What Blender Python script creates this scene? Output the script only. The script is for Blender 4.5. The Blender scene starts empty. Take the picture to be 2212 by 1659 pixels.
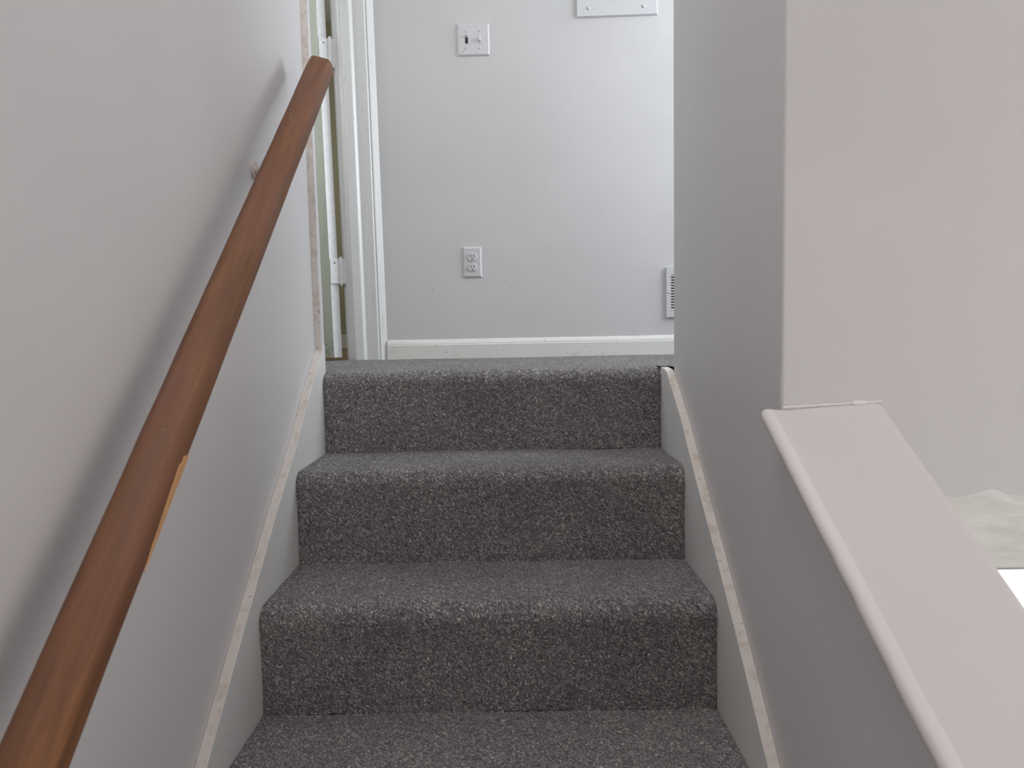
import bpy, bmesh, math, random
from mathutils import Vector, Matrix, noise
random.seed(7)
scn = bpy.context.scene
C = scn.collection

# ------------------------------------------------------------------ camera
F_PX, PIT, ROL, YAW = 1535.0, -0.07366, -0.01853, -0.00416
cam_d = bpy.data.cameras.new('camera'); cam = bpy.data.objects.new('camera', cam_d); C.objects.link(cam)
cam_d.sensor_fit = 'HORIZONTAL'; cam_d.sensor_width = 36.0; cam_d.lens = F_PX / 2212.0 * 36.0
cam_d.clip_start = 0.02
fw = Vector((math.sin(YAW)*math.cos(PIT), math.cos(YAW)*math.cos(PIT), math.sin(PIT)))
rt = Vector((math.cos(YAW), -math.sin(YAW), 0)); up = rt.cross(fw)
r2 = rt*math.cos(ROL) + up*math.sin(ROL); u2 = -rt*math.sin(ROL) + up*math.cos(ROL)
m3 = Matrix((r2, u2, -fw)).transposed()
cam.matrix_world = Matrix.Translation((0.0603, 0.0, 0.09787)) @ m3.to_4x4()
cam_d.dof.use_dof = True; cam_d.dof.focus_distance = 2.1; cam_d.dof.aperture_fstop = 8.0
scn.camera = cam
scn.view_settings.view_transform = 'Standard'; scn.view_settings.look = 'None'
scn.view_settings.gamma = 1.0; scn.view_settings.use_curve_mapping = False
scn.view_settings.exposure = 0.0

# ------------------------------------------------------------------ world, hall daylight and added out-of-view fill lights
w = bpy.data.worlds.new('world'); scn.world = w; w.use_nodes = True
w.node_tree.nodes['Background'].inputs[0].default_value = (0.86, 0.92, 1.0, 1)
w.node_tree.nodes['Background'].inputs[1].default_value = 1.5

def area(name, loc, target, sx, sy, power, col):
    l = bpy.data.lights.new(name, 'AREA'); l.shape = 'RECTANGLE'; l.size = sx; l.size_y = sy
    l.energy = power; l.color = col
    o = bpy.data.objects.new(name, l); C.objects.link(o); o.location = loc
    o.rotation_euler = (Vector(target)-Vector(loc)).to_track_quat('-Z', 'Y').to_euler()
    return o
area('daylight_hall_window', (2.07, 1.98, 1.35), (0, 1.98, 1.35), 1.1, 1.15, 45, (0.865, 0.94, 1.0))
area('side_fill_light', (2.62, -0.65, 0.22), (0, -0.65, 0.22), 2.1, 1.7, 22, (1.0, 0.87, 0.80))  # unseen warm fill, added to brighten the left stair wall
area('rear_fill_light', (1.6, -2.72, 0.3), (0, 1, 0.0), 1.1, 1.2, 7, (1.0, 0.92, 0.88))  # fill added behind the camera for the camera-facing right wall
area('stairwell_fill_light', (0.0, 0.55, 2.41), (0.0, 0.55, 0), 0.6, 0.6, 14, (1.0, 0.97, 0.96))  # added overhead fill to balance the stair walls, no fixture exists
area('landing_fill_light', (-1.72, 2.28, 1.4), (1, 2.28, 1.4), 0.6, 0.9, 6, (0.95, 1.0, 0.97))  # weak unseen fill, added so the green door face catches light
area('bedroom_fill_light', (-2.02, 4.2, 1.4), (1, 4.2, 1.2), 0.9, 1.0, 10.0, (1.0, 0.98, 0.9))  # fill added to lift the dim room beyond the door

# ------------------------------------------------------------------ materials
def lin(c):
    return tuple(((v/255)/12.92 if v/255 <= .04045 else ((v/255+.055)/1.055)**2.4) for v in c) + (1,)
class N:
    def __init__(s, name):
        s.m = bpy.data.materials.new(name); s.m.use_nodes = True; s.t = s.m.node_tree
        s.b = s.t.nodes['Principled BSDF']
        s.tc = s.t.nodes.new('ShaderNodeTexCoord')
    def n(s, k, **kw):
        x = s.t.nodes.new(k)
        for a, v in kw.items(): setattr(x, a, v)
        return x
    def l(s, a, b): s.t.links.new(a, b)
    def mapping(s, scale=(1,1,1), rot=(0,0,0)):
        mp = s.n('ShaderNodeMapping'); mp.inputs['Scale'].default_value = scale; mp.inputs['Rotation'].default_value = rot
        s.l(s.tc.outputs['Object'], mp.inputs[0]); return mp.outputs[0]
    def noise(s, scale, detail=3, rough=.5, vec=None, dist=0):
        x = s.n('ShaderNodeTexNoise'); x.inputs['Scale'].default_value = scale
        x.inputs['Detail'].default_value = detail; x.inputs['Roughness'].default_value = rough
        x.inputs['Distortion'].default_value = dist
        s.l(vec if vec is not None else s.tc.outputs['Object'], x.inputs['Vector']); return x.outputs['Fac']
    def ramp(s, fac, stops):
        x = s.n('ShaderNodeValToRGB'); e = x.color_ramp.elements
        while len(e) < len(stops): e.new(.5)
        for i, (p, c) in enumerate(stops): e[i].position = p; e[i].color = c
        s.l(fac, x.inputs[0]); return x.outputs[0]
    def mix(s, fac, a, b, mode='MIX'):
        x = s.n('ShaderNodeMix', data_type='RGBA', blend_type=mode)
        if isinstance(fac, (int, float)): x.inputs[0].default_value = fac
        else: s.l(fac, x.inputs[0])
        for v, i in ((a, 6), (b, 7)):
            if isinstance(v, tuple): x.inputs[i].default_value = v
            else: s.l(v, x.inputs[i])
        return x.outputs[2]
    def bump(s, h, strength, dist, prev=None):
        x = s.n('ShaderNodeBump'); x.inputs['Strength'].default_value = strength; x.inputs['Distance'].default_value = dist
        s.l(h, x.inputs['Height'])
        if prev is not None: s.l(prev, x.inputs['Normal'])
        return x.outputs[0]
    def fin(s, col, rough, nrm=None, spec=.5):
        if isinstance(col, tuple): s.b.inputs['Base Color'].default_value = col
        else: s.l(col, s.b.inputs['Base Color'])
        if isinstance(rough, (int, float)): s.b.inputs['Roughness'].default_value = rough
        else: s.l(rough, s.b.inputs['Roughness'])
        s.b.inputs['Specular IOR Level'].default_value = spec
        if nrm is not None: s.l(nrm, s.b.inputs['Normal'])
        return s.m
W1 = (1,1,1,1); K0 = (0,0,0,1)

def wall_paint(name, c, var=.03, rough=.5):
    n = N(name)
    a = n.noise(2.3, 3)
    hi = tuple(min(1, v*(1+var)) for v in c[:3])+(1,); lo = tuple(v*(1-var) for v in c[:3])+(1,)
    col = n.ramp(a, [(.3, lo), (.7, hi)])
    # scattered scuffs and touch-up spots
    v = n.n('ShaderNodeTexVoronoi'); v.inputs['Scale'].default_value = 5.5; n.l(n.mapping((1, 1, .45)), v.inputs['Vector'])
    sp = n.ramp(v.outputs['Distance'], [(.0, W1), (.022, K0)])
    col = n.mix(n.mix(1.0, sp, n.ramp(n.noise(9, 2), [(.56, K0), (.6, W1)]), 'MULTIPLY'), col, (min(1,c[0]*1.35), min(1,c[1]*1.33), min(1,c[2]*1.33), 1))
    b1 = n.bump(n.noise(160, 3, .6), .10, .002)
    b2 = n.bump(n.noise(14, 2), .12, .008, b1)
    b3 = n.bump(sp, .5, .0015, b2)
    return n.fin(col, rough, b3, .4)
M = {}
M['wall'] = wall_paint('lilac_grey_wall_paint', (.668, .655, .655, 1))
M['cap'] = wall_paint('grey_cap_paint', (.70, .675, .665, 1), .03, .42)
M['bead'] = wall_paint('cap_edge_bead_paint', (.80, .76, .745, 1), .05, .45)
M['ceil'] = wall_paint('ceiling_white', (.75, .75, .74, 1))
M['olive'] = wall_paint('olive_room_paint', lin((176, 172, 140)))

def trim_paint(name, c, dirt, amount, rough=.35, scale=(1,1,1)):
    n = N(name)
    d = n.ramp(n.noise(38, 5, .65, n.mapping(scale)), [(amount, K0), (amount+.13, W1)])
    col = n.mix(d, c, dirt)
    sp = n.ramp(n.noise(120, 2), [(.70, K0), (.74, W1)])
    col = n.mix(sp, col, tuple(v*.55 for v in dirt[:3])+(1,))
    b = n.bump(n.noise(60, 3, .6, n.mapping(scale)), .25, .002)
    return n.fin(col, rough, b, .5)
M['white'] = trim_paint('white_gloss_trim', (.80, .80, .79, 1), (.66, .65, .62, 1), .60, .3, (1, 1, .15))
M['white2'] = trim_paint('cream_baseboard_paint', (.83, .82, .78, 1), (.70, .68, .62, 1), .58, .35, (.3, 1, 1))
M['plate'] = trim_paint('painted_plate', (.675, .67, .68, 1), (.63, .625, .635, 1), .7, .35)
M['skirt'] = trim_paint('grey_stringer_paint', (.78, .78, .76, 1), (.68, .66, .62, 1), .62, .4)
M['edge'] = trim_paint('scuffed_stringer_edge', (.80, .745, .70, 1), (.68, .61, .54, 1), .50, .6)
M['caulk'] = trim_paint('white_caulk', (.85, .80, .79, 1), (.7, .66, .64, 1), .6, .5)

def green_paint():
    n = N('old_green_door_paint')
    z = n.n('ShaderNodeSeparateXYZ'); n.l(n.tc.outputs['Object'], z.inputs[0])
    col = n.ramp(n.noise(9, 4, .6, n.mapping((1, 1, .3))), [(.35, lin((198,205,190))), (.65, lin((214,218,202)))])
    dirt = n.ramp(n.noise(45, 4, .7), [(.50, K0), (.56, W1)])
    low = n.ramp(z.outputs[2], [(.0, W1), (.09, K0)])
    col = n.mix(n.mix(1.0, dirt, low, 'MULTIPLY'), col, lin((70, 62, 48)))
    return n.fin(col, .5, n.bump(n.noise(80, 3), .2, .002))
M['green'] = green_paint()

def carpet(name):
    n = N(name)
    # tufts combed into short slanting strands: turn the pattern space, then stretch it along the strands
    q = Vector((1, -.9, -1)).normalized().rotation_difference(Vector((1, 0, 0))).to_euler()
    ro = n.n('ShaderNodeMapping'); ro.inputs['Rotation'].default_value = q
    n.l(n.tc.outputs['Object'], ro.inputs[0])
    wob = n.n('ShaderNodeTexNoise'); wob.inputs['Scale'].default_value = 90; wob.inputs['Detail'].default_value = 2; n.l(ro.outputs[0], wob.inputs['Vector'])
    mx = n.n('ShaderNodeMix', data_type='RGBA', blend_type='LINEAR_LIGHT'); mx.inputs[0].default_value = .007
    n.l(ro.outputs[0], mx.inputs[6]); n.l(wob.outputs['Color'], mx.inputs[7])
    sc = n.n('ShaderNodeMapping'); sc.inputs['Scale'].default_value = (.36, 1, 1); n.l(mx.outputs[2], sc.inputs[0])
    v = n.n('ShaderNodeTexVoronoi'); v.inputs['Scale'].default_value = 560; n.l(sc.outputs[0], v.inputs['Vector'])
    co = n.n('ShaderNodeSeparateColor'); n.l(v.outputs['Color'], co.inputs[0])
    tuft_ = n.ramp(co.outputs[0], [(.0, lin((92,90,92))), (.45, lin((118,115,116))), (.78, lin((148,145,145))), (1, lin((205,202,201)))])
    strand = n.ramp(n.noise(760, 2, .6, sc.outputs[0]), [(.35, (.62,.62,.62,1)), (.66, (1.38,1.38,1.37,1))])
    col = n.mix(1.0, tuft_, strand, 'MULTIPLY')
    wear = n.ramp(n.noise(6, 3), [(.3, (.90,.90,.91,1)), (.7, (1.10,1.09,1.07,1))])
    col = n.mix(1.0, col, wear, 'MULTIPLY')
    b = n.bump(v.outputs['Distance'], .8, -.0014)
    b = n.bump(n.noise(420, 3, .6, sc.outputs[0]), .6, .002, b)
    m = n.fin(col, .95, b, .15)
    n.b.inputs['Sheen Weight'].default_value = .12; n.b.inputs['Sheen Roughness'].default_value = .5
    return m
M['carpet'] = carpet('charcoal_loop_carpet')

def wood():
    n = N('stained_rail_wood')
    # grain runs along the rail's own length (local y)
    mp = n.mapping((1, .06, 1))
    g = n.noise(60, 5, .6, mp, .6)
    col = n.ramp(g, [(.3, lin((90,62,43))), (.55, lin((128,87,57))), (.75, lin((160,110,69)))])
    g2 = n.noise(9, 3, .5, n.mapping((1, .35, 1)))
    col = n.mix(n.ramp(g2, [(.4, K0), (.65, W1)]), col, lin((126, 88, 68)))
    wv = n.n('ShaderNodeTexWave', wave_type='RINGS', rings_direction='Y'); wv.inputs['Scale'].default_value = 14
    wv.inputs['Distortion'].default_value = 6; wv.inputs['Detail'].default_value = 2; n.l(n.mapping((1, .12, 1)), wv.inputs['Vector'])
    col = n.mix(n.ramp(wv.outputs['Fac'], [(.0, (.30,.30,.30,1)), (.3, K0)]), col, lin((100, 66, 50)))
    # flecks of spattered wall paint
    sp = n.ramp(n.noise(130, 1), [(.80, K0), (.82, W1)])
    col = n.mix(sp, col, (.5, .45, .42, 1))
    return n.fin(col, n.ramp(g, [(.3, (.5,)*3+(1,)), (.7, (.62,)*3+(1,))]), n.bump(g, .15, .001), .3)
M['wood'] = wood()
def simple(name, c, rough=.5, metal=0, bs=60, bst=.1):
    n = N(name); n.b.inputs['Metallic'].default_value = metal
    col = n.ramp(n.noise(bs, 3), [(.3, tuple(v*.93 for v in c[:3])+(1,)), (.7, tuple(min(1, v*1.05) for v in c[:3])+(1,))])
    return n.fin(col, rough, n.bump(n.noise(bs, 2), bst, .001))
M['bare'] = simple('bare_wood_chip', lin((215, 165, 115)), .7)
M['chip'] = simple('paint_blob', lin((205, 195, 188)), .6)
M['slot'] = simple('dark_slot', (.03, .03, .035, 1), .7)
M['oak'] = simple('worn_floor_wood', lin((150, 122, 82)), .5, 0, 22, .2)
M['white_m'] = simple('painted_metal', (.93, .93, .94, 1), .3)
M['dull'] = simple('bracket_metal', lin((150, 142, 125)), .4, .6)

def texture_coat():
    n = N('rough_texture_coat')
    col = n.ramp(n.noise(30, 4, .6, n.mapping((.5, 1, 1))), [(.3, lin((222,221,216))), (.7, lin((240,239,235)))])
    b = n.bump(n.noise(110, 5, .7, n.mapping((.45, 1, 1))), .6, .006)
    return n.fin(col, .8, b, .2)
M['rough'] = texture_coat()
M['scuff'] = simple('wall_scuff', (.80, .79, .79, 1), .5)
M['nick'] = simple('dark_nick', lin((105, 98, 100)), .7)
def glass():
    n = N('window_glass'); t = n.t
    out = [x for x in t.nodes if x.type == 'OUTPUT_MATERIAL'][0]
    tr = n.n('ShaderNodeBsdfTransparent'); gl = n.n('ShaderNodeBsdfGlossy'); gl.inputs['Roughness'].default_value = .02
    ms = n.n('ShaderNodeMixShader'); ms.inputs[0].default_value = .06
    n.l(tr.outputs[0], ms.inputs[1]); n.l(gl.outputs[0], ms.inputs[2]); n.l(ms.outputs[0], out.inputs[0])
    return n.m
M['glass'] = glass()
def bright_glass():
    n = N('overexposed_daylight_glass')
    n.b.inputs['Emission Color'].default_value = (.97, .98, 1, 1); n.b.inputs['Emission Strength'].default_value = 1.2
    return n.fin((.8, .8, .8, 1), .1)
M['bright'] = bright_glass()
M['foyer_floor'] = simple('beige_foyer_floor', lin((225, 212, 195)), .5, 0, 8, .1)

# ------------------------------------------------------------------ helpers
def obj(name, bm, mat, parent=None, smooth=False, bevel=0, seg=2):
    me = bpy.data.meshes.new(name); bmesh.ops.recalc_face_normals(bm, faces=bm.faces[:]); bm.to_mesh(me); bm.free()
    for x in (mat if isinstance(mat, (list, tuple)) else [mat]): me.materials.append(x)
    if smooth:
        for p in me.polygons: p.use_smooth = True
    o = bpy.data.objects.new(name, me); C.objects.link(o)
    if parent: o.parent = parent
    if bevel:
        b = o.modifiers.new('bevel', 'BEVEL'); b.width = bevel; b.segments = seg; b.limit_method = 'ANGLE'; b.angle_limit = math.radians(35)
        for p in me.polygons: p.use_smooth = True
        b.harden_normals = True
    return o
def struct(name, bm, mat, label=None, parent=None, **k):
    o = obj(name, bm, mat, parent, **k)
    if parent is None:
        o['kind'] = 'structure'
        if label: o['label'] = label; o['category'] = name.split('_')[0]
    return o
def empty(name, loc, label, cat, group=None, kind=None):
    o = bpy.data.objects.new(name, None); C.objects.link(o); o.location = loc; o.empty_display_size = .05
    o['label'] = label; o['category'] = cat
    if group: o['group'] = group
    if kind: o['kind'] = kind
    return o
def box(bm, x0, x1, y0, y1, z0, z1, mi=0):
    v = [bm.verts.new(p) for p in ((x0,y0,z0),(x1,y0,z0),(x1,y1,z0),(x0,y1,z0),(x0,y0,z1),(x1,y0,z1),(x1,y1,z1),(x0,y1,z1))]
    for f in ((3,2,1,0),(4,5,6,7),(0,1,5,4),(1,2,6,5),(2,3,7,6),(3,0,4,7)):
        bm.faces.new([v[i] for i in f]).material_index = mi
    return v
def B(*a):
    bm = bmesh.new(); box(bm, *a); return bm
def wall_open(axis, p0, p1, a0, a1, z0, z1, holes):
    """slab across 'axis' from p0 to p1, spanning a0..a1 along the other axis, with rectangular holes (b0,b1,c0,c1)"""
    bm = bmesh.new()
    def q(u0, u1, w0, w1):
        if u1-u0 < 1e-6 or w1-w0 < 1e-6: return
        if axis == 'x': box(bm, p0, p1, u0, u1, w0, w1)
        else: box(bm, u0, u1, p0, p1, w0, w1)
    us = a0
    for (b0, b1, c0, c1) in sorted(holes):
        q(us, b0, z0, z1); q(b0, b1, z0, c0); q(b0, b1, c1, z1); us = b1
    q(us, a1, z0, z1)
    bmesh.ops.remove_doubles(bm, verts=bm.verts[:], dist=1e-5)
    return bm
def extrude_profile(pts, z0, z1, lean=0.0, mi=None):
    """closed xy outline extruded along z (leaning slightly in x)"""
    bm = bmesh.new(); n = len(pts)
    a = [bm.verts.new((x+lean*z0, y, z0)) for x, y in pts]; b = [bm.verts.new((x+lean*z1, y, z1)) for x, y in pts]
    for i in range(n): bm.faces.new((a[i], a[(i+1) % n], b[(i+1) % n], b[i]))
    bm.faces.new(a[::-1]); bm.faces.new(b); return bm
def cyl(bm, c, r, h, axis='z', n=20, r2=None):
    rot = {'z': Matrix.Identity(3), 'y': Matrix.Rotation(math.pi/2, 3, 'X'), 'x': Matrix.Rotation(math.pi/2, 3, 'Y')}[axis]
    bmesh.ops.create_cone(bm, cap_ends=True, segments=n, radius1=r, radius2=r if r2 is None else r2, depth=h,
                          matrix=Matrix.Translation(c) @ rot.to_4x4())
def window(name, label, axis, p, a0, a1, z0, z1, mun=1):
    """frame, sash bars and a pane of glass in an opening"""
    bm = bmesh.new(); t = .04
    def q(u0, u1, w0, w1, d0=-.03, d1=.03):
        if axis == 'x': box(bm, p+d0, p+d1, u0, u1, w0, w1)
        else: box(bm, u0, u1, p+d0, p+d1, w0, w1)
    q(a0, a1, z0, z0+t); q(a0, a0+t, z0+t, z1-t); q(a1-t, a1, z0+t, z1-t); q(a0, a1, z1-(.002 if name == 'window_5' else t*.5), z1, *((-.003, .003) if name == 'window_5' else (-.03, .03)))
    zc = (z0+z1)/2; q(a0+t, a1-t, zc-.02, zc+.02, -.02, .02)
    o = struct(name, bm, M['white'], label, bevel=.003)
    g = bmesh.new()
    if axis == 'x': box(g, p-.003, p+.003, a0+t, a1-t, z0+t, z1-.001)
    else: box(g, a0+t, a1-t, p-.003, p+.003, z0+t, z1-.001)
    obj('glass_pane', g, M['bright' if name == 'window_5' else 'glass'], o)
    return o

# ------------------------------------------------------------------ dimensions
D1, T, R, DB = 1.8419, .25945, .21136, 2.6996
XW, XS = .46, .44
YC, YB = 1.0654, 1.785
CEIL = 2.44; LOW = -8*R
LX, RX, RY = -1.6, 2.5, -2.6

# ------------------------------------------------------------------ room shell
struct('wall_left', B(-.58, -XW, RY, 1.8785, LOW, CEIL), M['wall'], 'lilac grey wall on the left of the stairs, behind the wooden handrail')
dl, dr = -1.36, -.540
struct('wall_back', wall_open('y', DB, DB+.11, LX-.1, RX+.1, -.05, CEIL, [(dl, dr, -.05, 2.05)]), M['wall'],
       'pale grey wall across the landing at the top of the stairs')
bm = bmesh.new(); rr = .005
out = [(XW+rr-rr*math.cos(a), YC+rr-rr*math.sin(a)) for a in [math.pi/2*k/4 for k in range(5)]] + [(XW+.74, YC), (XW+.74, YB)] + \
      [(XW+rr-rr*math.sin(a), YB-rr+rr*math.cos(a)) for a in [math.pi/2*k/4 for k in range(5)]]
lo = [bm.verts.new((x, y, -.044)) for x, y in out]; hi = [bm.verts.new((x, y, CEIL)) for x, y in out]
for i in range(len(out)): bm.faces.new((lo[i], lo[(i+1) % len(out)], hi[(i+1) % len(out)], hi[i]))
bm.faces.new(lo[::-1]); bm.faces.new(hi); box(bm, XW, XW+.74, YC, YB, LOW, -.044)
struct('wall_right', bm, M['wall'], 'grey wall block right of the stairs with a sharp corner above the half wall cap')
# wall facing the camera, right of the block (starts above the rough textured ledge)
struct('wall_front', B(1.2, RX+.1, YC, YC+.12, -.6, CEIL), M['wall'])
struct('wall_side', wall_open('x', RX, RX+.1, RY, YC+.12, LOW, CEIL, [(-1.7, .4, -.63, 1.07)]), M['wall'])
struct('wall_hall', wall_open('x', 1.95, 2.05, YC+.12, DB, LOW, CEIL, [(1.38, 2.58, .75, 1.95)]), M['wall'])
struct('wall_end', wall_open('x', LX-.1, LX, 1.77, DB, -.05, CEIL, [(1.98, 2.58, .9, 1.9)]), M['wall'])
struct('wall_passage', B(LX, -.58, 1.77, 1.8785, -.05, CEIL), M['wall'])
struct('wall_rear', wall_open('y', RY-.1, RY, -.58, RX+.1, LOW, CEIL, [(1.05, 2.15, -.15, 1.15)]), M['wall'])
struct('ceiling', B(LX-.1, RX+.1, RY-.1, DB+.11, CEIL, CEIL+.1), M['ceil'])
struct('floor_lower', B(-.58, RX+.1, RY-.1, 1.2, LOW-.1, LOW), M['foyer_floor'])
window('window_1', None, 'x', 2.0, 1.38, 2.58, .75, 1.95)
window('window_6', None, 'x', RX+.05, -1.7, .4, -.63, 1.07)  # unseen window, added to go with the side fill
window('window_2', None, 'y', RY-.05, 1.05, 2.15, -.15, 1.15)  # unseen window, added to go with the rear fill
window('window_3', None, 'x', LX-.05, 1.98, 2.58, .9, 1.9)  # unseen window, added to go with the landing fill

# small drips and nicks in the landing wall's paint
wb = bpy.data.objects['wall_back']
for x, z, a, r, k in ((.152, .475, .5, .0032, 'scuff'), (.158, .470, -.6, .0026, 'scuff'), (-.118, .545, .3, .0025, 'scuff'), (.196, .150, .9, .0035, 'scuff'),
                      (.222, .098, 1.2, .0036, 'scuff'), (.055, .270, .2, .0022, 'nick'), (-.242, .258, 0, .0022, 'nick'), (-.262, .262, .4, .0016, 'nick'), (.30, .305, .4, .0024, 'scuff'), (-.395, .52, 0, .0018, 'nick')):
    bm = bmesh.new()
    bmesh.ops.create_icosphere(bm, subdivisions=2, radius=r, matrix=Matrix.Translation((x, DB, z)) @ Matrix.Rotation(a, 4, 'Y') @ Matrix.Diagonal((.45, .35, 1.5, 1)))
    obj('paint_mark', bm, M[k], wb, smooth=True)

# half wall beside the stairs with its sloping cap
def half_wall():
    sl = (-.0264+.291)/(1.0654-.5981)
    z0 = -.0264-.016; ya = -1.3; za = z0 - sl*(YC-ya)
    bm = bmesh.new()
    pts = [(YC, z0), (ya, za), (ya, LOW), (YC, LOW)]
    a = [bm.verts.new((XW, y, z)) for y, z in pts]; b = [bm.verts.new((.595, y, z)) for y, z in pts]
    for i in range(4): bm.faces.new((a[i], a[(i+1) % 4], b[(i+1) % 4], b[i]))
    bm.faces.new(a[::-1]); bm.faces.new(b)
    struct('wall_half', bm, M['wall'], 'low grey half wall under the pale sloping cap, right of the stairs')
    # cap: rounded slab following the slope, cross-section swept with a slightly wavy hand-plastered edge
    bm = bmesh.new(); rows = []
    n = 90
    for i in range(n+1):
        y = YC - (YC-ya)*i/n
        zi = -.0264 - sl*(YC-y); zo = -.0185 - .612*(YC-y) if y > .5 else -.0185-.612*(YC-.5) - sl*(.5-y)
        wob = .0022*noise.noise(Vector((y*16, 3, 0))) + .0012*noise.noise(Vector((y*50, 7, 0)))
        xi, xo = .4309+wob, .6116+.4*wob
        sec = [(xi+.008, zi-.019), (xi+.001, zi-.0155), (xi, zi-.010), (xi+.0008, zi-.0035), (xi+.0045, zi-.0002), (xi+.010, zi+.0010), (xi+.017, zi-.0002),
               (xi+.030, zi-.001), (xi+.034, zi-.001), ((xi+xo)/2, (zi+zo)/2-.0006), (xo-.012, zo), (xo-.004, zo-.0015), (xo, zo-.006), (xo, zo-.020), (xo-.006, zo-.024)]
        rows.append([bm.verts.new((px, y, pz)) for px, pz in sec])
    for r_, s_ in zip(rows, rows[1:]):
        k = len(r_)
        for j in range(k):
            f = bm.faces.new((r_[j], r_[(j+1) % k], s_[(j+1) % k], s_[j])); f.smooth = True
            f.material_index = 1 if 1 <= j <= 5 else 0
    bm.faces.new(rows[0]); bm.faces.new(rows[-1][::-1])
    for e in list(rows[0]) + list(rows[-1]):
        for ed in e.link_edges:
            if ed.other_vert(e) in (rows[0] if e in rows[0] else rows[-1]): ed.smooth = False
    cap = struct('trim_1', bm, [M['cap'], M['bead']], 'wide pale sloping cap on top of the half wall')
    # caulk bead where the cap meets the wall
    bm = bmesh.new(); prev = None
    for i in range(61):
        x = .462 + (.612-.462)*i/60
        r = .0018 + .0013*max(0, noise.noise(Vector((x*60, 1, 4)))) + (.002 if .565 < x < .585 else 0)
        z = -.0255 + (x-.4309)*.0437 + .0005
        ring = [bm.verts.new((x, YC-.0005+r*math.sin(a)*-1, z + r*math.cos(a))) for a in [math.pi*k/6 for k in range(7)]]
        if prev:
            for j in range(6): bm.faces.new((prev[j], prev[j+1], ring[j+1], ring[j]))
        prev = ring
    obj('caulk_bead', bm, M['caulk'], cap, smooth=True)
half_wall()

# ------------------------------------------------------------------ carpeted stairs and landing
def tuft(p, n_, s=.0016):
    return s*.8*noise.noise(p*330) + s*.45*noise.noise(p*120)
def step_mesh(k, last=False):
    """one carpeted step: riser below a rounded nosing and the tread behind it, following the flight"""
    yf = D1 - k*T; zt = -k*R; r = .034
    prof = []
    for i in range(0, 60):
        prof.append((yf + .004*math.sin(math.pi*i/60) , zt-R + (R-r)*i/60))
    for i in range(0, 19):
        a = math.pi/2*i/18
        prof.append((yf + r - r*math.cos(a), zt - r + r*math.sin(a)))
    yb = (yf + T) if k else yf + .075
    m_ = max(3, int((yb-yf-r)/.0036))
    for i in range(1, m_+1): prof.append((yf+r + (yb-yf-r)*i/m_, zt))
    # normals along the profile
    bm = bmesh.new(); nx = 250; grid = []
    for j, (y, z) in enumerate(prof):
        a = prof[max(0, j-1)]; b = prof[min(len(prof)-1, j+1)]
        d = Vector((0, b[0]-a[0], b[1]-a[1])).normalized(); nn = Vector((0, -d[2], d[1]))
        row = []
        for i in range(nx+1):
            x = -XS + 2*XS*i/nx
            p = Vector((x, y, z))
            sag = .003*noise.noise(Vector((x*5, k*3.1+y*2, 2)))
            edge = min(i, nx-i)
            off = tuft(p, nn) + sag - (.003 if edge == 0 else .0012 if edge == 1 else 0)
            row.append(bm.verts.new(p + nn*off))
        grid.append(row)
    for r0, r1 in zip(grid, grid[1:]):
        for i in range(nx): bm.faces.new((r0[i], r0[i+1], r1[i+1], r1[i]))
    # solid body under the carpet skin
    yk = yf+.02; d0 = .012
    bot = zt-R-.03
    box(bm, -XS+.001, XS-.001, yf+d0, yb-.002 if k else yb-.002, bot, zt-.012)
    return bm
st = empty('staircase', (0, D1-4*T, LOW), 'charcoal grey carpeted staircase rising to the landing between white-edged side boards', 'staircase')
for k in range(8):
    bm = step_mesh(k)
    for v in bm.verts: v.co -= st.location
    o = obj('step', bm, M['carpet'], st, smooth=True)

def landing():
    bm = bmesh.new()
    ya = 1.7865; y1 = DB-.001; x0, x1 = -.62, 1.25
    nx, ny = 470, 228
    g = []
    for j in range(ny+1):
        y = ya + (y1-ya)*j/ny
        g.append([bm.verts.new((x0+(x1-x0)*i/nx, y, tuft(Vector((x0+(x1-x0)*i/nx, y, 0)), None) + .003*noise.noise(Vector(((x0+(x1-x0)*i/nx)*5, y*2, 2))))) for i in range(nx+1)])
    for j in range(ny):
        for i in range(nx):
            x = x0+(x1-x0)*(i+.5)/nx; y = ya+(y1-ya)*(j+.5)/ny
            if x < -XS and y < 1.8785: continue
            if -XS < x < XS and y < D1+.0735: continue
            if XS < x < XW+.001 and y < 1.8435: continue
            bm.faces.new((g[j][i], g[j][i+1], g[j+1][i+1], g[j+1][i]))
    bmesh.ops.delete(bm, geom=[v for v in bm.verts if not v.link_faces], context='VERTS')
    box(bm, LX, x0+.001, 1.8785, DB, -.35, 0); box(bm, x1-.001, 1.95, YC+.12, DB, -.35, 0)
    box(bm, x0+.001, x1-.001, D1+.074, DB, -.35, -.006); box(bm, XW, x1-.001, YB, D1+.0735, -.35, -.006)
    struct('floor', bm, M['carpet'], 'charcoal carpeted landing floor at the top of the stairs', smooth=True)
landing()

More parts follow.
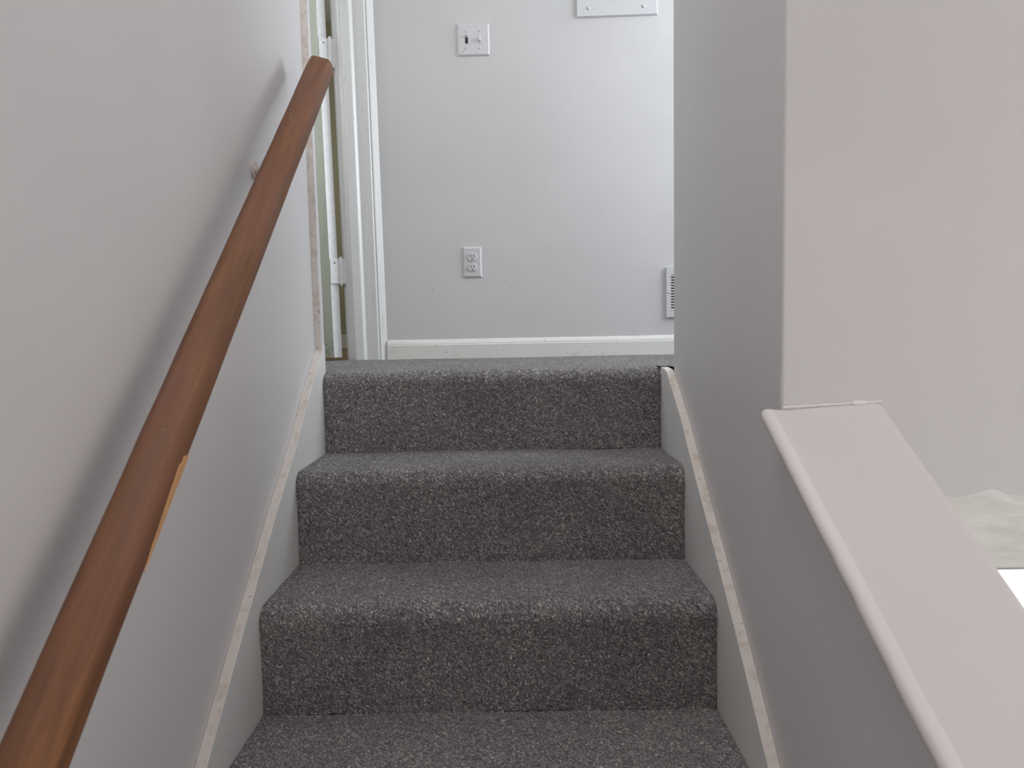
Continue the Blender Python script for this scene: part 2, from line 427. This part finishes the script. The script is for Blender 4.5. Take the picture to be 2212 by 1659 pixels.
# ------------------------------------------------------------------ side boards (stringers)
def stringer(name, x0, x1, top, label):
    pts = top + [(top[-1][0], LOW), (top[0][0], LOW)]
    bm = bmesh.new()
    n = len(pts)
    a = [bm.verts.new((x0, y, z)) for y, z in pts]; b = [bm.verts.new((x1, y, z)) for y, z in pts]
    for i in range(n):
        f = bm.faces.new((a[i], a[(i+1) % n], b[(i+1) % n], b[i]))
        f.material_index = 1 if i < len(top)-1 else 0
    bm.faces.new(a[::-1]); bm.faces.new(b)
    return struct(name, bm, [M['skirt'], M['edge']], label, bevel=.0015, seg=2)
def dense(t):
    out = []
    for (a, b), (c, d) in zip(t, t[1:]):
        m_ = max(1, int(abs(a-c)/.03))
        for i in range(m_):
            u = i/m_; y = a+(c-a)*u; out.append((y, b+(d-b)*u + .0008*noise.noise(Vector((y*35, b, 0)))))
    return out+[t[-1]]
left_top = [(1.8785, .075), (1.856, .0595), (1.7240, -.0435), (1.6060, -.150), (1.4614, -.2615), (1.2965, -.3985), (1.1883, -.4895), (1.0790, -.5835), (.0, -1.475)]
stringer('trim_2', -XW, -XS, dense(left_top), 'grey side board of the stairs with a scuffed beige top edge, left')
right_top = [(1.852, -.0005), (1.800, -.004), (1.7752, -.0105), (1.6290, -.1050), (1.4936, -.2176), (1.3465, -.3320), (1.1800, -.4660), (1.0505, -.5810), (.0, -1.455)]
stringer('trim_3', XS, XW, dense(right_top), 'grey side board of the stairs with a scuffed beige top edge, right')
# upright board on the end of the left wall
bm = bmesh.new()
n = 60; rows = []
for i in range(n+1):
    z = .05+(CEIL-.05)*i/n; wv = .0012*noise.noise(Vector((z*9, 4, 1)))
    la = -.015*z; lb = max(-.033*z, la-.010)
    rows.append([bm.verts.new(p) for p in ((-XW-.001, 1.856+la, z), (-XS-.003+wv, 1.856+la, z), (-XS-.0005+wv*.5, 1.860+la, z), (-XS-.0005+wv*.5, 1.8785+lb, z), (-XW-.001, 1.8785+lb, z))])
for r0, r1 in zip(rows, rows[1:]):
    for i in range(5):
        f = bm.faces.new((r0[i], r0[(i+1) % 5], r1[(i+1) % 5], r1[i])); f.material_index = 1 if i == 0 else 0
bm.faces.new(rows[0]); bm.faces.new(rows[-1][::-1])
struct('trim_4', bm, [M['wall'], M['edge']], 'narrow scuffed upright board on the end of the left wall')

# ------------------------------------------------------------------ door frame, door and the room beyond
LEAN = -.0114
XR = -.4200
LEAN2 = -.0145
prof = [(0, 0), (-.001, -.003), (-.020, -.016), (-.0225, -.0165), (-.0245, -.0135), (-.0265, -.0145), (-.030, -.0185), (-.033, -.019),
        (-.050, -.0165), (-.0745, -.0145), (-.077, -.016), (-.084, -.0235), (-.087, -.0245), (-.115, -.0245), (-.118, -.0225),
        (-.124, .000), (-.134, .007), (-.141, .008), (-.144, .006), (-.148, .0055), (-.150, .009), (-.154, .020), (-.163, .022), (-.163, .109), (-.150, .109), (-.150, .112), (0, .112), (0,0)][:-1]
# casing stands in front of the wall; the jamb lines the opening
cas = [(XR+x, DB+y) for x, y in prof[:15]] + [(XR-.120, DB-.0005), (XR, DB-.0005)]
struct('trim_5', extrude_profile(cas[1:-1]+[(XR, DB-.0005)], 0.0, 2.12, LEAN), M['white'], 'white moulded casing right of the narrow door opening')
jm = [(XR-.119, DB-.012), (XR-.124, .000+DB), (XR-.134, DB+.007), (XR-.141, DB+.008), (XR-.144, DB+.006), (XR-.148, DB+.0055), (XR-.150, DB+.009),
      (XR-.152, DB+.018), (XR-.158, DB+.020), (XR-.158, DB+.115), (XR-.100, DB+.115), (XR-.100, DB-.0005)]
struct('trim_6', extrude_profile(jm, 0.0, 2.08, LEAN2), M['white'], 'white stepped door jamb beside the hinges')

# door leaf, swung away into the far room: hinge edge towards the stairs
ANG = math.radians(48)
HX, HY = -.596, DB+.010      # front right corner of the hinge edge (at the floor)
dthk, dwid = .0335, .74
ld = Vector((-math.cos(ANG), math.sin(ANG)))     # along the leaf, away from the hinge
nd = Vector((-math.sin(ANG), -math.cos(ANG)))    # front (green) face normal
p0 = Vector((HX, HY)); p1 = p0 + nd*dthk
cor = [p0, p1, p1+ld*dwid, p0+ld*dwid]
bm = bmesh.new(); zz = (.012, 2.03)
rows = []
for z in [zz[0] + (zz[1]-zz[0])*i/40 for i in range(41)]:
    wv = .0006*noise.noise(Vector((z*30, 0, 0)))
    rows.append([bm.verts.new((c.x+LEAN2*z+(wv if i == 1 else 0), c.y, z)) for i, c in enumerate(cor)])
for r0, r1 in zip(rows, rows[1:]):
    for i in range(4):
        f = bm.faces.new((r0[i], r0[(i+1) % 4], r1[(i+1) % 4], r1[i])); f.material_index = {0: 0, 1: 1, 2: 1, 3: 1}[i]
bm.faces.new(rows[0]); bm.faces.new(rows[-1][::-1])
door = struct('door_1', bm, [M['white_m'], M['green']], 'old green painted door with white edge, swung open beyond the landing')
def hinge(zc, h):
    bm = bmesh.new()
    lx = LEAN2*zc
    # leaf on the door edge, reaching across the gap to the knuckle
    k0 = Vector((-.585, DB+.008)); a = p1 + Vector((.002, -.003)); 
    for (u, v_, t_) in ((a, k0, .0025),):
        d = (v_-u).normalized(); nn = Vector((d.y, -d.x))
        pts = [u, v_, v_+nn*t_, u+nn*t_]
        lo = [bm.verts.new((q.x+lx, q.y, zc-h/2)) for q in pts]; hi = [bm.verts.new((q.x+lx, q.y, zc+h/2)) for q in pts]
        for i in range(4): bm.faces.new((lo[i], lo[(i+1) % 4], hi[(i+1) % 4], hi[i]))
        bm.faces.new(lo[::-1]); bm.faces.new(hi)
    hg = obj('hinge', bm, M['white_m'], door, bevel=.0008)
    # jamb leaf
    bm = bmesh.new(); 
    box(bm, k0.x+lx, k0.x+lx+.020, k0.y-.003, k0.y, zc-h/2, zc+h/2)
    obj('jamb_leaf', bm, M['white_m'], hg, bevel=.0008)
    bm = bmesh.new()
    for i in range(5):
        s = h/5; cyl(bm, (k0.x+lx+.003, k0.y-.006, zc-h/2+s*(i+.5)), .0068, s*.93, n=20)
    cyl(bm, (k0.x+lx+.003, k0.y-.006, zc), .0058, h*1.0, n=20)
    cyl(bm, (k0.x+lx+.003, k0.y-.006, zc-h/2-.004), .0035, .008, n=16, r2=.0062)
    cyl(bm, (k0.x+lx+.003, k0.y-.006, zc+h/2+.003), .0062, .006, n=16, r2=.0045)
    obj('hinge_pin', bm, M['white_m'], hg, smooth=False)
    bm = bmesh.new()
    mid = a+(k0-a)*.45; cyl(bm, (mid.x+lx, mid.y-.0035, zc+h*.32), .0032, .002, axis='y', n=16)
    obj('screw', bm, M['dull'], hg)
hinge(1.135, .104)
hinge(.337, .094)

struct('wall_bedroom', B(-1.75, .9, 5.5, 5.6, -.05, CEIL), M['olive'], 'dull olive wall of the room beyond the door')
struct('wall_bedroom_left', wall_open('x', -2.0, -1.9, DB+.11, 5.5, -.05, CEIL, [(3.75, 4.65, .9, 1.9)]), M['olive'])
struct('wall_bedroom_right', B(.9, 1.0, DB+.11, 5.6, -.05, CEIL), M['olive'])
struct('ceiling_bedroom', B(-2.0, 1.0, DB+.11, 5.6, CEIL, CEIL+.1), M['ceil'])
struct('floor_bedroom', B(-2.0, 1.0, DB+.001, 5.5, -.06, -.012), M['oak'], 'worn wooden floor of the room beyond the door')
struct('baseboard_bedroom', B(-1.9, .9, 5.485, 5.5, -.012, .10), M['white2'], None, bevel=.003)
window('window_4', None, 'x', -1.95, 3.75, 4.65, .9, 1.9)  # unseen window, added to go with the bedroom fill

# baseboard across the landing wall
bp = [(0, 0), (-.013, 0), (-.013, .052), (-.0115, .055), (-.0115, .058), (-.009, .064), (-.006, .069), (-.003, .0725), (0, .0735)]
bm = bmesh.new(); rows = []
for i in range(61):
    x = XR+.0005 + (1.949-XR)*i/60
    rows.append([bm.verts.new((x, DB+py + (.0007*noise.noise(Vector((x*11, pz*40, 1))) if py < 0 else 0), pz + (.0012*noise.noise(Vector((x*7, 0, 5))) if pz > .05 else 0))) for py, pz in bp])
for r0, r1 in zip(rows, rows[1:]):
    for i in range(len(bp)): bm.faces.new((r0[i], r0[(i+1) % len(bp)], r1[(i+1) % len(bp)], r1[i]))
bm.faces.new(rows[0]); bm.faces.new(rows[-1][::-1])
struct('baseboard_back', bm, M['white2'], 'cream white baseboard along the landing wall')

# ------------------------------------------------------------------ foyer side: rough ledge over the bright window
def ledge():
    bm = bmesh.new(); nx, ny = 260, 60; x0, x1 = .597, 1.95
    g = []
    for j in range(ny+1):
        u = j/ny; y = YC - (YC-.88)*u; z = -.1645 - .047*u
        row = []
        for i in range(nx+1):
            x = x0+(x1-x0)*i/nx
            h = .0018*noise.noise(Vector((x*22, y*45, 1))) + .0016*noise.noise(Vector((x*60, y*130, 5)))
            if j == ny: h = 0
            lip = .010*math.exp(-((x-.775)/.022)**2)*math.exp(-u*7)
            row.append(bm.verts.new((x, y, z+h+lip)))
        g.append(row)
    for r0, r1 in zip(g, g[1:]):
        for i in range(nx): bm.faces.new((r0[i], r0[i+1], r1[i+1], r1[i]))
    box(bm, x0, x1, .8802, YC, -.2140, -.2125)
    struct('trim_7', bm, M['rough'], 'rough textured off white ledge above the bright window, right of the half wall', smooth=True)
ledge()
struct('wall_foyer', wall_open('y', .884, .925, .597, RX, LOW, -.214, [(.60, 2.1, -1.6, -.214)]), M['wall'])
window('window_5', 'bright window below the rough ledge', 'y', .8865, .60, 2.1, -1.6, -.2135)
struct('wall_foyer_upper', B(1.95, RX, .885, 1.065, -.232, CEIL), M['wall'])

# ------------------------------------------------------------------ handrail
hr = empty('handrail', (-.382, 1.704, -.2364+.9117*(1.704-.647)), 'long brown stained wooden handrail sloping down the left wall', 'handrail')
al = math.atan(.9117)
RM = Matrix.Rotation(al, 4, 'X')
def rail_profile():
    w_, h = .0315, .0235
    p = [(-w_+.004, -h), (w_-.005, -h), (w_-.001, -h+.003), (w_, -h+.008), (w_, -.003)]
    for i in range(1, 9):
        a = math.pi/2*i/8; p.append((w_-.012+.012*math.cos(a), -.003+.0165*math.sin(a)))
    p += [(.006, .0180), (-.005, .0210), (-.0095, .0216), (-.0135, .0205), (-.024, .0085), (-.029, .001), (-w_, -.006)]
    p += [(-w_, -h+.008), (-w_+.001, -h+.003)]
    return [(x*.982, z*.982) for x, z in p]
bm = bmesh.new(); rp = rail_profile(); rows = []
L = 2.15; n = 120
for i in range(n+1):
    y = -L*i/n; sc_ = 1.0
    if i == 0: sc_ = .93
    if i == 1: y = -.004
    wv = .0009*noise.noise(Vector((y*7, 2, 2)))
    rows.append([bm.verts.new((x*sc_+wv, y, z*sc_+.0005*noise.noise(Vector((x*40, y*14, z*40))))) for x, z in rp])
for r0, r1 in zip(rows, rows[1:]):
    k = len(rp)
    for i in range(k): bm.faces.new((r0[i], r0[(i+1) % k], r1[(i+1) % k], r1[i]))
bm.faces.new(rows[0]); bm.faces.new(rows[-1][::-1])
rail = obj('rail', bm, M['wood'], hr, smooth=True); rail.matrix_local = RM
bm = bmesh.new(); pv = None
ys = [-(1.704-y)/math.cos(al) for y in (.868, .862, .856, .850, .835, .815, .796, .776, .750)]
for y, wd in zip(ys, (.002, .010, .009, .013, .0115, .010, .0075, .005, .001)):
    a = bm.verts.new((.0314, y, -.0211+wd)); b = bm.verts.new((0.0295, y, -.0234)); c = bm.verts.new((.0314, y, -.016)) 
    if pv: bm.faces.new((pv[0], a, b, pv[1]))
    pv = (a, b)
    bm.verts.remove(c)
bp_ = obj('bare_patch', bm, M['bare'], rail); bp_['label'] = 'pale bare wood where the stain is chipped off'
md = bp_.modifiers.new('solid', 'SOLIDIFY'); md.thickness = .0012; md.offset = 0
bm = bmesh.new()
bmesh.ops.create_icosphere(bm, subdivisions=2, radius=.003, matrix=Matrix.Translation((-.0311, -(1.704-.855)/math.cos(al), -.0085)) @ Matrix.Diagonal((1.0, 2.4, .7, 1)))
obj('paint_fleck', bm, M['chip'], rail, smooth=True)
def bracket(y):
    zc = -.2364+.9117*(y-.647)-.024
    o = hr.location
    bm = bmesh.new()
    cyl(bm, (-.458-o.x, y+.045-o.y, zc-.012-o.z), .019, .005, 'x', 24); cyl(bm, (-.454-o.x, y+.045-o.y, zc-.012-o.z), .010, .006, 'x', 20)
    br = obj('bracket', bm, M['chip'], hr, smooth=False, bevel=.001)
    bm = bmesh.new(); prev = None
    pts = [Vector((-.455, y+.045, zc-.012)), Vector((-.44, y+.042, zc-.022)), Vector((-.415, y+.03, zc-.026)), Vector((-.391, y+.012, zc-.018)), Vector((-.382, y, zc-.003))]
    for i, p_ in enumerate(pts):
        q = pts[min(i+1, 4)] - pts[max(0, i-1)]; qt = q.to_track_quat('Z', 'Y')
        ring = [bm.verts.new(p_ - o + qt @ Vector((.0045*math.cos(a), .0045*math.sin(a), 0))) for a in [2*math.pi*k/12 for k in range(12)]]
        if prev:
            for j in range(12): bm.faces.new((prev[j], prev[(j+1) % 12], ring[(j+1) % 12], ring[j]))
        prev = ring
    obj('arm', bm, M['dull'], br, smooth=True)
    bm = bmesh.new()
    box(bm, -.013, .013, -.022, .022, -.0272, -.0229)
    for v in bm.verts: v.co = RM.to_3x3() @ v.co + Vector((-.382, y, zc+.024)) - o
    obj('saddle', bm, M['dull'], br, bevel=.001)
for y in (1.42, .45): bracket(y)

# ------------------------------------------------------------------ plates on the landing wall
def plate(name, hw, hh, par, mat, t=.0062, bv=.0058):
    bm = bmesh.new()
    a = [bm.verts.new((x, 0, z)) for x, z in ((-hw, -hh), (hw, -hh), (hw, hh), (-hw, hh))]
    b = [bm.verts.new((x, -t*.35, z)) for x, z in ((-hw, -hh), (hw, -hh), (hw, hh), (-hw, hh))]
    c = [bm.verts.new((x, -t, z)) for x, z in ((-hw+bv, -hh+bv), (hw-bv, -hh+bv), (hw-bv, hh-bv), (-hw+bv, hh-bv))]
    for r0, r1 in ((a, b), (b, c)):
        for i in range(4): bm.faces.new((r0[i], r0[(i+1) % 4], r1[(i+1) % 4], r1[i]))
    bm.faces.new(c); bm.faces.new(a[::-1])
    return obj(name, bm, mat, par)
def screw(par, x, z, y, r=.0032):
    bm = bmesh.new(); cyl(bm, (x, y, z), r, .0022, 'y', 18)
    bmesh.ops.create_uvsphere(bm, u_segments=14, v_segments=7, radius=r*.96, matrix=Matrix.Translation((x, y-.0006, z)) @ Matrix.Diagonal((1, .45, 1, 1)))
    return obj('screw', bm, M['plate'], par, smooth=True)

sw = empty('light_switch', (-.0689, DB, 1.1693), 'painted-over double light switch plate with two toggles, high on the landing wall', 'light switch')
sw.rotation_euler = (0, math.radians(-.4), 0)
plate('plate', .058, .057, sw, M['plate'], .0065, .0045)
for i, gx in enumerate((-.0255, .0225)):
    for gz in (.030, -.031): screw(sw, gx, gz, -.0072)
    bm = bmesh.new()
    if i == 0:
        box(bm, gx-.0052, gx+.0052, -.0068, -.0060, -.014, .011)
        s_ = obj('toggle_slot', bm, M['slot'], sw); s_['label'] = 'dark open toggle slot'
        bm = bmesh.new(); v = box(bm, gx-.0042, gx+.0042, -.021, -.0055, .006, .0125)
        for q in v:
            if q.co.y < -.01: q.co.z += .006; q.co.x *= 1; q.co.x = gx + (q.co.x-gx)*.8
        obj('toggle', bm, M['plate'], sw, bevel=.001)
    else:
        box(bm, gx-.0058, gx+.0058, -.0074, -.0060, -.0125, .0125)
        obj('toggle_surround', bm, M['plate'], sw, bevel=.0006)
        bm = bmesh.new(); v = box(bm, gx-.0044, gx+.0044, -.022, -.007, -.0065, .0035)
        for q in v:
            if q.co.y < -.01: q.co.z -= .003; q.co.x = gx + (q.co.x-gx)*.85
        obj('toggle', bm, M['plate'], sw, bevel=.0012)
# hairline crack in the lower left of the plate
bm = bmesh.new(); cp = [(-.0535, -.0525), (-.047, -.050), (-.043, -.046), (-.038, -.041), (-.034, -.036), (-.0275, -.034)]
for (xa, za), (xb, zb) in zip(cp, cp[1:]):
    d = Vector((xb-xa, 0, zb-za)).normalized(); nn = Vector((-d.z, 0, d.x))*.0004
    v = [Vector((xa, -.0066, za))-nn, Vector((xb, -.0066, zb))-nn, Vector((xb, -.0066, zb))+nn, Vector((xa, -.0066, za))+nn]
    lo = [bm.verts.new(q) for q in v]; hi = [bm.verts.new(q+Vector((0, .0006, 0))) for q in v]
    bm.faces.new(lo); bm.faces.new(hi[::-1])
    for i in range(4): bm.faces.new((lo[i], lo[(i+1) % 4], hi[(i+1) % 4], hi[i]))
obj('crack', bm, M['slot'], sw)

ol = empty('power_outlet', (-.0911, DB, .3600), 'painted double power outlet low on the landing wall', 'outlet')
plate('plate', .035, .057, ol, M['plate'])
for cz in (.0195, -.0195):
    bm = bmesh.new(); pts = []
    for k in range(40):
        a = 2*math.pi*k/40; x, z = .0172*math.cos(a), .0172*math.sin(a); pts.append((x, max(-.0138, min(.0138, z))))
    lo = [bm.verts.new((x, -.005, z+cz)) for x, z in pts]; md_ = [bm.verts.new((x, -.0092, z+cz)) for x, z in pts]; hi = [bm.verts.new((x*.92, -.0104, z*.93+cz)) for x, z in pts]
    for r0, r1 in ((lo, md_), (md_, hi)):
        for i in range(40): bm.faces.new((r0[i], r0[(i+1) % 40], r1[(i+1) % 40], r1[i]))
    bm.faces.new(hi)
    rc = obj('receptacle', bm, M['plate'], ol)
    bm = bmesh.new()
    box(bm, -.0072, -.0048, -.0108, -.0100, cz-.0015, cz+.0075); box(bm, .0048, .0070, -.0108, -.0100, cz-.0008, cz+.0070)
    cyl(bm, (0, -.0104, cz-.0075), .0026, .0008, 'y', 16)
    obj('socket_holes', bm, M['slot'], rc)
    # painted collars beside the slots
screw(ol, 0, 0, -.0072, .003)

pn = empty('access_panel', (.4551, DB, 1.4400), 'painted flat metal panel cover with screws, cut by the top of the photo', 'panel cover')
pn.rotation_euler = (0, math.radians(-1.0), 0)
bm = bmesh.new()
plate('cover', .1485, .198, pn, M['plate'], .0085, .003)
for sx_ in (-.104, .098):
    for sz_ in (-.168, .168): screw(pn, sx_, sz_, -.0095, .0058)

vt = empty('wall_vent', (.636+.16, DB, .2343), 'painted slatted wall vent low on the landing wall, mostly hidden by the wall corner', 'vent')
bm = bmesh.new(); hw, hh, b_ = .16, .0928, .017
t = .011
for (xa, xb, za, zb) in ((-hw, -hw+b_, -hh, hh), (hw-b_, hw, -hh, hh), (-hw+b_, hw-b_, -hh, -hh+.028), (-hw+b_, hw-b_, hh-.028, hh)):
    box(bm, xa, xb, -t, 0, za, zb)
bmesh.ops.remove_doubles(bm, verts=bm.verts[:], dist=1e-5)
obj('frame', bm, M['plate'], vt)
obj('back_plate', B(-hw+b_, hw-b_, -.002, -.0005, -hh+.028, hh-.028), M['slot'], vt)
for i in range(13):
    z = -hh+.033 + i*.0103
    bm = bmesh.new(); v = box(bm, -hw+b_-.001, hw-b_+.001, -.0125, -.0035, z, z+.0018)
    for q in v:
        if q.co.y < -.01: q.co.z -= .006
    obj('slat', bm, M['plate'], vt)
screw(vt, -hw+.0085, 0, -.0118, .0035); screw(vt, hw-.0085, 0, -.0118, .0035)
